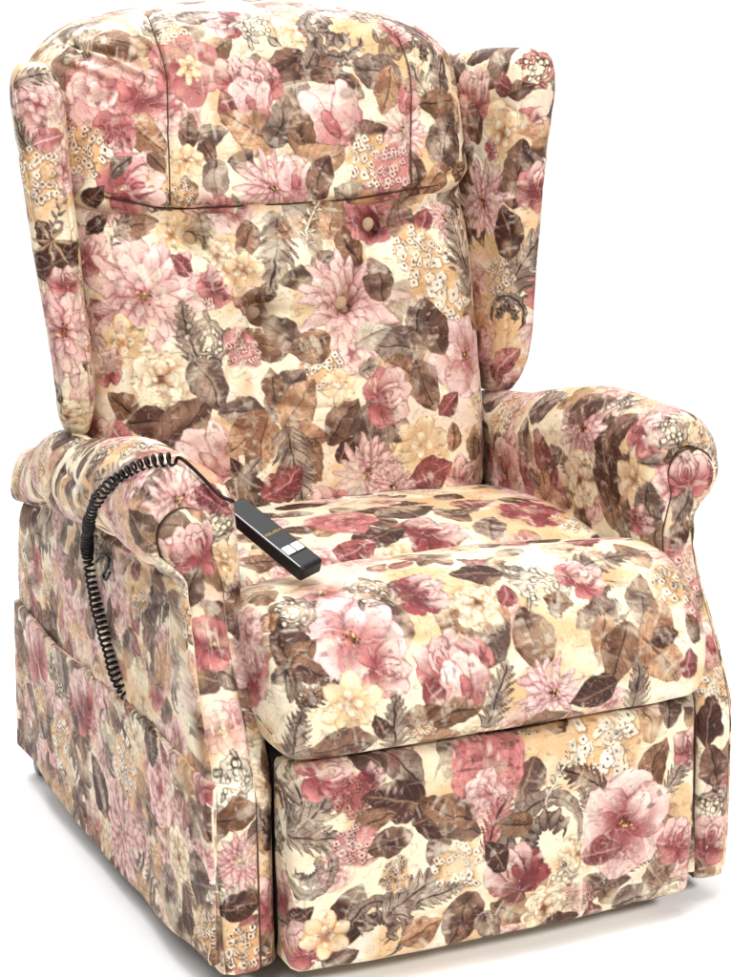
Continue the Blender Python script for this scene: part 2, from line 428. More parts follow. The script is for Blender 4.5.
# ------------------------------------------------------------------ pixel -> cloth lookup (front-most visible cloth vertex)
fwd = np.array([math.sin(YAW) * math.cos(PIT), math.cos(YAW) * math.cos(PIT), -math.sin(PIT)])
rgt = np.array([math.cos(YAW), -math.sin(YAW), 0]); upv = np.cross(rgt, fwd)
def project(P):
    q = P - CAM; z = q @ fwd; return W0 / 2 + FPX * (q @ rgt) / z, H0 / 2 - FPX * (q @ upv) / z, z
def tube(path, rad, nseg=8):
    P = np.array(path); n = len(P); T = np.gradient(P, axis=0); T /= np.linalg.norm(T, axis=1, keepdims=True)
    u = np.cross(T[0], [0.3, .2, 1]); u /= np.linalg.norm(u); rows = []
    a = np.linspace(0, 2 * pi, nseg, endpoint=False)
    for i in range(n):
        u = u - T[i] * (u @ T[i]); u /= np.linalg.norm(u); v = np.cross(T[i], u)
        rows.append(P[i] + rad * (np.cos(a)[:, None] * u + np.sin(a)[:, None] * v))
    return np.array(rows).reshape(-1, 3), grid_faces(n, nseg, closed=True)
# ------------------------------------------------------------------ seams: sunk grooves, their shade drawn by a dark tube at the bottom
SEAM_SHADE = plain('dark_seam_shade', (.075, .04, .03), .8, .1, .2)
def seam_on(px, parent, depth=.0045, width=.0042, rad=.0009, n=150):
    k = [i for i, f in enumerate(FABRIC) if f[0] == parent][0]; V, N_ = FABRIC[k][1], FABRIC[k][2]
    q = []; qn = []
    X, Y, Z = project(V); face = ((V - CAM) * N_).sum(1) < 0
    for x, y in catmull(px, n):
        m = np.nonzero(face & (np.abs(X - x) < 5) & (np.abs(Y - y) < 5))[0]
        if not len(m): continue
        m = m[Z[m] < Z[m].min() + .03]; c = m[np.argmin((X[m] - x) ** 2 + (Y[m] - y) ** 2)]; q.append(V[c]); qn.append(N_[c])
    q = np.array(q); qn = np.array(qn)
    for _ in range(14): q[1:-1] = (q[:-2] + 2 * q[1:-1] + q[2:]) / 4; qn[1:-1] = (qn[:-2] + 2 * qn[1:-1] + qn[2:]) / 4
    lo, hi = q.min(0) - .02, q.max(0) + .02; near = np.nonzero(((V > lo) & (V < hi)).all(1))[0]; d = np.full(len(near), 9.)
    for a_, b_ in zip(q[:-1], q[1:]):
        e = b_ - a_; t = np.clip(((V[near] - a_) @ e) / max(e @ e, 1e-12), 0, 1); d = np.minimum(d, np.linalg.norm(V[near] - a_ - t[:, None] * e, axis=1))
    pk = noise(V[near], 70, 3) * .6 + .7
    V[near] -= N_[near] * (depth * np.exp(-(d / width) ** 2) * 1.0 + .0018 * np.exp(-(d / .014) ** 2) * pk)[:, None]
    parent.data.vertices.foreach_set('co', np.ascontiguousarray((V - np.array([0, .35, 0])), dtype=np.float32).ravel()); parent.data.update()
    if not rad: return
    path = q - qn * (depth + .0012 - rad * .6)
    T_, F_ = tube(path, rad, 6); make_mesh('seam', T_ - np.array([0, .35, 0]), F_, SEAM_SHADE, parent)
seam_on([(147, 12), (153, 28), (162, 55), (167, 80), (168, 120), (170, 160), (171, 196), (170, 208)], headrest)
seam_on([(400, 36), (411, 70), (413, 110), (413, 150), (414, 186)], headrest, .0035, .0035, .0008)
seam_on([(104, 199), (135, 205), (168, 212), (230, 209), (300, 206), (360, 201), (413, 191), (440, 186)], headrest, .004, .005, .0010)  # dark tube draws the shade under the headrest's lower edge
seam_on([(60, 38), (85, 45), (110, 52), (140, 63), (166, 78)], headrest, .007, .005, 0)
seam_on([(68, 36), (78, 46), (88, 57)], headrest, .006, .004, 0)
seam_on([(120, 20), (140, 40), (160, 62)], headrest, .004, .006, 0)
seam_on([(100, 208), (130, 212), (160, 222), (190, 236)], back, .004, .006, 0)
seam_on([(194, 240), (215, 262), (236, 290), (250, 314)], back, .0055, .006, 0)
seam_on([(374, 226), (400, 218), (430, 206), (468, 190)], back, .005, .006, 0)
seam_on([(372, 228), (368, 255), (358, 285), (346, 305)], back, .006, .006, 0)
seam_on([(254, 320), (290, 330), (320, 325), (343, 310)], back, .0035, .007, 0)
for f_ in ([(60, 470), (75, 490), (84, 520), (100, 545)], [(150, 590), (142, 570), (120, 556)], [(165, 600), (150, 604), (135, 600)], [(40, 470), (50, 500), (60, 520)]):
    seam_on(f_, arms[0], .004, .005, 0)
for f_ in ([(262, 600), (275, 640), (282, 690)], [(300, 735), (330, 725), (350, 728)], [(255, 620), (262, 660), (272, 710)], [(600, 575), (640, 585), (668, 600)]):
    seam_on(f_, seatc, .003, .006, 0)
for sg in KEY: 
    pth, arm_ = KEY[sg]; T_, F_ = tube(pth[:int(np.nonzero((np.abs(pth[:, 0]) < .34) | (pth[:, 2] > .50))[0][np.nonzero(pth[np.nonzero((np.abs(pth[:, 0]) < .34) | (pth[:, 2] > .50))[0], 2] > .505)[0][-1]]):3], .0011, 6); make_mesh('seam', T_ - np.array([0, .35, 0]), F_, SEAM_SHADE, arm_)  # dark tube draws the shade in the keyhole seam
ZW, ZH = 731, 977
zb = np.full((ZH, ZW), 1e9); zp = np.full((ZH, ZW), -1, int); zv = np.full((ZH, ZW), -1, int)
for k, (o, V, n) in enumerate(FABRIC):
    px, py, z = project(V); face = ((V - CAM) * n).sum(1) < 0
    ok = face & (px > 0) & (px < ZW - 1) & (py > 0) & (py < ZH - 1)
    id_ = np.nonzero(ok)[0]; id_ = id_[np.argsort(-z[id_])]
    ix = px[id_].astype(int); iy = py[id_].astype(int)
    b = np.full((ZH, ZW), 1e9); bv = np.full((ZH, ZW), -1, int); b[iy, ix] = z[id_]; bv[iy, ix] = id_
    m = b < zb; zb[m] = b[m]; zp[m] = k; zv[m] = bv[m]
def pick(px, py, w=2):
    x0, y0 = int(min(max(px, w), ZW - 1 - w)), int(min(max(py, w), ZH - 1 - w))
    for ww in (w, w + 3, w + 8):
        xa, ya = max(0, x0 - ww), max(0, y0 - ww)
        win = zb[ya:y0 + ww + 1, xa:x0 + ww + 1]
        if win.min() < 1e8:
            j = np.unravel_index(np.argmin(win), win.shape); yy, xx = ya + j[0], xa + j[1]
            return zp[yy, xx], zv[yy, xx]
    return None
def pick_center(px, py):
    """the cloth a print motif sits on: the vertex nearest to the given spot among the front-most"""
    x0, y0 = int(px), int(py)
    for w in (2, 5, 10, 16):
        xa, ya = max(0, x0 - w), max(0, y0 - w)
        win = zb[ya:y0 + w + 1, xa:x0 + w + 1]
        if (win < 1e8).any():
            c = np.where(win < 1e8, win, 1e9); m = win <= c.min() + .04
            yy, xx = np.nonzero(m); d = (yy + ya - y0) ** 2 + (xx + xa - x0) ** 2; i = np.argmin(d)
            return zp[yy[i] + ya, xx[i] + xa], zv[yy[i] + ya, xx[i] + xa]
    return None

def cloth_point(px, py, lift):
    k, c = pick(px, py, 2); o, V, n, _ = FABRIC[k]; return V[c] + n[c] * lift
# ------------------------------------------------------------------ the print
def S(r, g, b):
    c = np.array([r, g, b]) / 255.; return np.where(c <= .04045, c / 12.92, ((c + .055) / 1.055) ** 2.4)
CREAM, CREAM2, TAN, TAN2 = S(253, 241, 218), S(255, 250, 238), S(236, 200, 158), S(200, 150, 100)
PINKL, PINK, PINKD, BURG = S(250, 226, 218), S(216, 158, 154), S(176, 102, 104), S(146, 82, 84)
BRN, BRND, MAUV, MAUVD = S(138, 102, 78), S(92, 60, 48), S(170, 138, 120), S(116, 82, 70)
GREY, GREYD, INK = S(190, 170, 156), S(130, 106, 96), S(44, 22, 20)
PAL = {  # base, tip, vein
    'brown': (BRN, S(176, 142, 118), S(60, 36, 30)), 'dark': (BRND, S(112, 76, 68), S(178, 150, 128)), 'mauve': (MAUVD, MAUV, S(70, 44, 42)),
    'grey': (GREYD, GREY, INK), 'tan': (S(174, 134, 108), S(216, 182, 152), S(110, 74, 54)), 'burg': (BURG, lerp(PINKD, MAUV, .3), S(220, 170, 170)),
    'pinkleaf': (lerp(PINKD, PINK, .4), PINK, S(244, 222, 214)), 'pale': (S(196, 186, 172), S(226, 216, 200), GREYD)}
class Canvas:
    def __init__(s, x, y, w): s.x, s.y, s.w = x, y, w; s.c = np.zeros((len(x), 3)); s.a = np.zeros(len(x))
    def put(s, col, al):
        col = np.asarray(col)
        if col.ndim == 1: col = col[None]
        al = np.clip(al, 0, 1); s.c = s.c * (1 - al[:, None]) + col * al[:, None]; s.a = s.a + al * (1 - s.a)
def rot(x, y, a): c, s = math.cos(a), math.sin(a); return x * c + y * s, -x * s + y * c
def n2(x, y, f, seed): return noise(np.stack([x, y, np.full_like(x, seed * 3.7)], 1), f, seed)
def petal(C, cx, cy, ang, ln, wd, base, tip, edge, rng, pointed=0, ol=.8):
    s, t = rot(C.x - cx, C.y - cy, ang); s = s / ln; t = t / wd
    m = (s > -.3) & (s < 1.35) & (np.abs(t) < 1.4)
    if not m.any(): return
    s_, t_ = s[m], t[m]
    prof = np.sqrt(np.clip(s_ * (1 - s_) * 4, 0, None)) if not pointed else np.clip(np.sin(np.clip(s_, 0, 1) ** .8 * pi), 0, None) ** .8
    prof = prof * (1 + .18 * (n2(s_ * 3, t_ * 3, 1.7, rng.randint(0, 999)) - .5) * 2)
    w = C.w / min(ln, wd) * 1.0
    d = prof - np.abs(t_); d = np.where((s_ < 0) | (s_ > 1), -1, d)
    a = ss(-w * .3, w * 1.1, d)
    g = ss(.05, .9, s_ + .15 * (n2(s_ * 2, t_ * 5, 2.2, rng.randint(0, 999)) - .5))
    col = base[None] * (1 - g)[:, None] + tip[None] * g[:, None]
    ray = ss(.25, .0, np.abs(n2(s_ * .8, t_ * 9, 2.2, rng.randint(0, 999)) - .5)) * (1 - g) * .35
    col = col * (1 - ray[:, None]) + base[None] * .75 * ray[:, None]
    e = (1 - ss(w * .6, w * 2.2, d)) * ol * ss(.15, .5, n2(s_ * 4, t_ * 4, 1.3, rng.randint(0, 999)))
    col = col * (1 - e[:, None]) + edge[None] * e[:, None]
    hl = ss(w * 2.2, w * 3.5, d) * ss(w * 8, w * 4, d) * g * .4
    col = col * (1 - hl[:, None]) + np.minimum(tip * 1.15, 1)[None] * hl[:, None]
    full = np.zeros(len(C.x)); full[m] = a; col = np.clip(col, 0, 1); cc = np.zeros((len(C.x), 3)); cc[m] = col
    C.put(cc, full)
def stamens(C, r, rng, n=12):
    C.put(S(150, 100, 60), ss(r * .8, r * .3, np.hypot(C.x, C.y)) * .85)
    for k in range(n):
        a = rng.uniform(0, 6.28); q = r * rng.uniform(.2, 1.2); d = np.hypot(C.x - q * math.cos(a), C.y - q * math.sin(a))
        C.put(INK if k % 3 else S(240, 215, 150), ss(C.w * 1.3, C.w * .4, d))
def peony(C, rng, base=PINKD, tip=PINKL, edge=S(150, 80, 92), cen=None):
    mid = PINK if base is PINKD else base * .4 + tip * .6
    C.put(base * .9 + tip * .1, ss(.95, .6, np.hypot(C.x, C.y)) * .8)
    for k, (q, n, l, w) in enumerate([(.34, 8, .62, .34), (.26, 7, .56, .32), (.18, 6, .48, .27), (.10, 5, .38, .22), (.03, 4, .28, .16)]):
        ph = rng.uniform(0, 6)
        ks = list(range(n)); rng.shuffle(ks)
        for j in ks:
            a = ph + j * 6.283 / n + rng.uniform(-.25, .25); b = lerp(base, mid, rng.uniform(0, .5)); tt = lerp(tip, mid, rng.uniform(-.1, .5))
            petal(C, q * math.cos(a) * .7 + .04, q * math.sin(a) * .7, a, l * rng.uniform(.85, 1.1), w * rng.uniform(.8, 1.1), b, tt, edge, rng, ol=.55)
    if cen is not None: C.put(cen, ss(.16, .05, np.hypot(C.x, C.y)) * .8)
def rose(C, rng): peony(C, rng, TAN2 * .9, CREAM, S(160, 108, 70), BURG * .7 + BRN * .3)
def dahlia(C, rng, base=PINKD, tip=PINKL):
    for k, (q, n, l, w) in enumerate([(.1, 15, .88, .135), (.08, 13, .68, .13), (.05, 11, .48, .115), (.03, 8, .3, .09)]):
        ph = rng.uniform(0, 6)
        for j in range(n):
            a = ph + j * 6.283 / n + rng.uniform(-.1, .1)
            petal(C, q * math.cos(a), q * math.sin(a), a, l * rng.uniform(.88, 1.1), w, lerp(base, PINK, rng.uniform(.1, .9)), lerp(tip, PINK, rng.uniform(0, .35)), S(142, 74, 88), rng, ol=.7)
    stamens(C, .13, rng)
def wildrose(C, rng, base=PINKD, tip=PINKL):
    n = 6; ph = rng.uniform(0, 6)
    for j in range(n):
        a = ph + j * 6.283 / n; petal(C, 0, 0, a, .98 * rng.uniform(.88, 1.05), .46, base, lerp(tip, PINK, rng.uniform(0, .3)), S(160, 92, 104), rng, ol=.6)
        petal(C, 0, 0, a + .45, .62, .24, base, tip, S(160, 92, 104), rng, ol=.6)
    th = np.arctan2(C.y, C.x); q = np.hypot(C.x, C.y)
    v = ss(.985, 1, np.cos(th * 23 + 3 * q)) * ss(.75, .2, q) * ss(.05, .15, q) * C.a
    C.put(PINKD * .7, v * .8); stamens(C, .15, rng, 16)
def bud(C, rng, base=PINKD, tip=PINK):
    """half open rose seen from the side: ruffled outer petals around a folded heart"""
    lt = lerp(tip, PINKL, .75); ed = lerp(base, INK, .35)
    for a in (2.3, -2.2, 1.3, -1.2): petal(C, -.15 + .1 * math.cos(a), .12 * math.sin(a), a + rng.uniform(-.2, .2), .85, .50, base, tip, ed, rng)
    for a in (.7, -.6, 0): petal(C, -.3, .15 * a, a * .8 + rng.uniform(-.15, .15), 1.2, .42, base, lt, ed, rng)
    for a in (.5, -.4, .05): petal(C, -.32, .1 * a, a * .6, .85, .24, lerp(base, tip, .6), lt, ed, rng, ol=1)
    petal(C, -.2, 0, rng.uniform(-.3, .3), .5, .14, base, tip, ed, rng, ol=1)
def tulip(C, rng):
    petal(C, -.8, 0, 0, 1.7, .7, PINK, PINKL, PINKD, rng); petal(C, -.85, .25, .1, 1.75, .4, PINK, S(250, 228, 222), PINKD, rng)
    petal(C, -.85, -.3, -.2, 1.7, .38, lerp(PINKD, PINK, .5), PINKL, PINKD, rng); petal(C, -.5, 0, 0.1, .8, .2, PINKD, PINK, BURG, rng)
def leaf(C, rng, pal='brown', ln=1.9, wd=.62, x0=-.95, y0=0, ang=0, veins=1):
    base, tip, vein = PAL[pal]; s, t = rot(C.x - x0, C.y - y0, ang); s = s / ln; t = t / wd
    t = t - .12 * np.sin(s * 3) * rng.choice([-1, 1])
    ok = (s > -.05) & (s < 1.05)
    prof = np.clip(np.sin(np.clip(s, 0, 1) ** .8 * pi), 0, 1) ** .8 * (1 + .025 * np.sin(s * 30 + rng.uniform(0, 6)) + .2 * (n2(C.x, C.y, 2.5, rng.randint(0, 999)) - .5))
    prof = np.nan_to_num(prof); w = C.w / wd
    d = np.where(ok, prof - np.abs(t), -1); a = ss(-.2 * w, w, d)
    m = n2(C.x * 2, C.y * 2, 1.5, rng.randint(0, 999)); fine = n2(C.x, C.y, 11, rng.randint(0, 999))
    g = ss(.25, .75, m + .25 * (t > 0) - .1); col = base[None] * (1 - g)[:, None] + tip[None] * g[:, None]
    col = col * (.86 + .28 * fine)[:, None]
    C.put(col, a)
    if veins:
        C.put(vein, ss(w * 1.1, w * .3, np.abs(t)) * ss(0, .06, s) * ss(1, .8, s) * a * .8)
        sv = ss(.86, .99, np.sin((s - np.abs(t) * .32) * 42)) * a * ss(.0, .15, np.abs(t)) * .45
        C.put(lerp(vein, base, .3), sv)
    C.put(INK, (1 - ss(w * .5, w * 1.7, d)) * a * .55 * ss(.3, .6, n2(C.x, C.y, 3.5, rng.randint(0, 999))))
    sp_ = ss(.80, .9, n2(C.x, C.y, 16, rng.randint(0, 999))) * a; C.put(INK, sp_ * .35)
def fern(C, rng, pal='grey'):
    base, tip, vein = PAL[pal]; s, t = (C.x + 1) / 2, C.y / .52; t = t - .15 * np.sin(s * 3)
    n = 7; ph = (s - np.abs(t) * .30) * n; lob = np.abs((ph % 1) - .5) * 2
    prof = np.clip(np.sin(np.clip(s, 0, 1) ** .75 * pi), 0, None) ** .6 * (1.05 - .55 * lob ** 1.5)
    w = C.w / .52; d = np.where((s > 0) & (s < 1), prof - np.abs(t), -1); a = ss(-.2 * w, w, d)
    g = ss(.3, .7, n2(C.x * 2, C.y * 2, 2, rng.randint(0, 999))); col = lerp(base, tip, .45)[None] * (1 - g)[:, None] + lerp(tip, CREAM, .2)[None] * g[:, None]
    C.put(col, a)
    C.put(INK, ss(w * 1.2, w * .4, np.abs(t)) * ss(.02, .1, s) * ss(1, .85, s) * .85 * a)
    C.put(INK, ss(.22, .05, lob) * a * ss(.05, .2, np.abs(t)) * ss(1., .6, np.abs(t) / np.maximum(prof, .01)) * .85)
    C.put(INK, (1 - ss(w * .4, w * 1.8, d)) * a * .75)
def scroll(C, rng, pal='grey'):
    base, tip, vein = PAL[pal]; q = np.hypot(C.x, C.y); th = np.arctan2(C.y, C.x)
    for k, (r0, wd) in enumerate([(.78, .17), (.42, .12)]):
        rr = r0 * (1 - .35 * (th + pi) / (2 * pi)); w = wd * ss(-pi, -1.2, th) * (1 + .25 * np.sin(th * 9))
        d = w - np.abs(q - rr); a = ss(0, C.w, d)
        C.put(lerp(base, tip, .75), a); C.put(INK, (1 - ss(C.w * .5, C.w * 1.8, d)) * a * .8); C.put(CREAM, ss(C.w * 1.2, 0, np.abs(q - rr)) * a * .5)
    for k in range(5):
        a = k * 1.2; petal(C, .55 * math.cos(a), .55 * math.sin(a), a + .8, .5, .13, base, tip, INK, rng, ol=1)
    for k in range(10):
        cx, cy = rng.uniform(-.5, .5), rng.uniform(-.5, .5); d = np.hypot(C.x - cx, C.y - cy); C.put(CREAM, ss(C.w * 2, C.w, d)); C.put(INK, ss(C.w, 0, np.abs(d - C.w * 2.2)) * .7)
def paisley(C, rng, pal='grey'):
    """feathery crescent with a dark inner curve and small leaves"""
    base, tip, vein = PAL[pal]; q = np.hypot(C.x, C.y); th = np.arctan2(C.y, C.x)
    for r0, wd in ((.74, .17), (.40, .10)):
        w = wd * np.clip(np.cos(th * .62), 0, 1) * (1 + .3 * np.abs(np.sin(th * 8))); d = w - np.abs(q - r0); a = ss(0, C.w, d)
        C.put(lerp(base, tip, .7), a); C.put(INK, ss(C.w * 1.2, C.w * .3, np.abs(q - r0 + .02)) * a * .8); C.put(INK, (1 - ss(C.w * .4, C.w * 1.7, d)) * a * .7)
        C.put(INK, ss(.9, .98, np.sin(th * 34)) * a * .5)
    for k in range(7): a = -1.6 + k * .55; petal(C, .15 * math.cos(a), .15 * math.sin(a), a, .42, .10, base, tip, INK, rng, ol=.9)
def hydra(C, rng, a_=CREAM2, b_=TAN, ink=S(120, 74, 50)):
    C.put(b_, ss(1.0, .7, np.hypot(C.x, C.y) + .35 * (n2(C.x, C.y, 2.2, rng.randint(0, 99)) - .5)) * .9)
    for k in range(38):
        q = math.sqrt(rng.random()) * .88; a = rng.uniform(0, 6.28); cx, cy = q * math.cos(a), q * math.sin(a); r = rng.uniform(.12, .19); ph = rng.uniform(0, 1.5)
        dx, dy = C.x - cx, C.y - cy; dd = np.hypot(dx, dy); th = np.arctan2(dy, dx); e = r * (.72 + .28 * np.abs(np.cos(2 * th + ph))) - dd
        al = ss(0, C.w * 1.1, e); C.put(ink, ss(-C.w * 1.2, 0, e) * (1 - al) * .6 * (dy < dx)); C.put(lerp(a_, b_, rng.uniform(0, .4)), al); C.put(ink, ss(C.w * 1.5, C.w * .6, dd) * .9)
def creamflower(C, rng):
    for k in range(6):
        a = k * 1.05 + .3; petal(C, .1 * math.cos(a), .1 * math.sin(a), a, .85, .34, TAN, lerp(CREAM, TAN, .35), TAN2, rng, ol=.7)
    for k in range(4):
        a = k * 1.6; petal(C, 0, 0, a, .4, .2, TAN2, CREAM, TAN2 * .7, rng, ol=.7)
def sprig(C, rng, col=GREY):
    s, t = (C.x + 1) / 2, C.y
    C.put(col, ss(C.w * 1.2, C.w * .4, np.abs(t - .15 * np.sin(s * 3))) * (s > 0) * (s < 1))
    for k in range(8):
        x = -.8 + k * .22; sg = 1 if k % 2 else -1
        petal(C, x, .1 * sg * 0 + .15 * math.sin((x + 1) / 2 * 3), sg * .9, .42, .10, col, lerp(col, CREAM, .4), INK, rng, ol=.9)
def wash(C, rng, col=TAN): C.put(col, ss(1, .3, np.hypot(C.x, C.y) + .8 * (n2(C.x, C.y, 1.6, rng.randint(0, 999)) - .5)) * .75)
def star(C, rng): 
    for k in range(7):
        a = k * .9 + rng.uniform(-.2, .2); petal(C, 0, 0, a, rng.uniform(.6, 1), .09, lerp(TAN, GREY, .4), lerp(TAN, GREY, .4), GREYD, rng, pointed=1)
def cluster(C, rng, pal='tan', n=5):
    pals = {'tan': ['tan', 'brown', 'grey', 'tan', 'brown'], 'mauve': ['mauve', 'grey', 'dark', 'mauve', 'brown'], 'dark': ['dark', 'mauve', 'brown', 'dark', 'grey']}[pal]
    ph = rng.uniform(0, 6)
    for k in range(n): a = ph + k * 6.283 / n; leaf(C, rng, pals[k % 5], .95, .30, 0, 0, a + rng.uniform(-.2, .2))
FUN = dict(peony=peony, rose=rose, dahlia=dahlia, wildrose=wildrose, bud=bud, tulip=tulip, leaf=leaf, fern=fern, scroll=scroll, paisley=paisley,
           hydra=hydra, cflower=creamflower, sprig=sprig, wash=wash, star=star, cluster=cluster)

def stamp(k, c, kind, rad, ang, rng, kw, op=1.0):
    """print one motif onto cloth k around world point c, laid in the tangent plane there"""
    o, V, n, colr = FABRIC[k]
    p = V[c]; d = V - p; near = np.nonzero((np.abs(d) < rad * 1.15).all(1))[0]
    if len(near) < 20: return
    q_ = near[(d[near] ** 2).sum(1) < max(.012, rad * .4) ** 2]; q_ = q_[n[q_] @ n[c] > .2]; nn = n[q_].mean(0); nn /= np.linalg.norm(nn)
    dn = n[near] @ nn; near = near[dn > (-.25 if 'cushion' in o.name and 'seat' not in o.name else .12)]; d = V[near] - p
    v = np.array([0, .45, 1.]); v = v - nn * (v @ nn)
    if np.linalg.norm(v) < .2: v = np.array([0, 1., 0]); v = v - nn * (v @ nn)
    v /= np.linalg.norm(v); u = np.cross(v, nn)
    a, b = d @ u, d @ v; L = np.linalg.norm(d, axis=1); tl = np.hypot(a, b); f = np.minimum(L / np.maximum(tl, 1e-6), 1.5)
    a, b = a * f / rad, b * f / rad; m = np.hypot(a, b) < 1.12; near = near[m]; a, b = a[m], b[m]
    a, b = rot(a, b, ang)
    W = np.stack([a * rad, b * rad, np.full_like(a, c * .013 % 7)], 1)
    a = a + .0045 / rad * (noise(W, 110, 1) - .5) + .010 / rad * (noise(W, 38, 2) - .5); b = b + .0045 / rad * (noise(W, 110, 3) - .5) + .010 / rad * (noise(W, 38, 4) - .5)
    C = Canvas(a, b, .0017 / rad)
    FUN[kind](C, rng, **kw)
    al = C.a[:, None]
    cc = C.c / np.maximum(al, 1e-6)
    # watercolour: pooled ink, pale dry-brush strokes, edges that melt into the ground
    g1 = noise(W, 75, 5); g2 = noise(W * [1, .35, 1], 230, 6); g3 = noise(W, 48, 8)
    cc = cc * (.80 + .42 * g1)[:, None]; hl = (ss(.60, .80, g2) * ss(.35, .6, g3) * .42)[:, None]; cc = cc * (1 - hl) + CREAM2 * hl
    dk = (ss(.70, .84, noise(W * [.4, 1, 1], 260, 9)) * ss(.45, .6, g1) * .45)[:, None]; cc = cc * (1 - dk) + INK * 1.6 * dk
    al = al * (op * (1 - .38 * ss(.58, .78, g3)))[:, None]
    colr[near] = colr[near] * (1 - al) + cc * al

# ground of the cloth: cream with watercolour tan and rosy washes
for f in FABRIC:
    V = f[1]; a = fbm(V, 13, 2, 3); b = fbm(V, 21, 7, 3); c = fbm(V, 17, 12, 2)
    col = CREAM[None] * np.ones((len(V), 1))
    t = ss(.50, .65, a)[:, None] * .8; col = col * (1 - t) + TAN * t
    t = ss(.55, .68, b)[:, None] * .6; col = col * (1 - t) + CREAM2 * t
    t = ss(.64, .75, c)[:, None] * .5; col = col * (1 - t) + PINKL * t
    f.append(col)

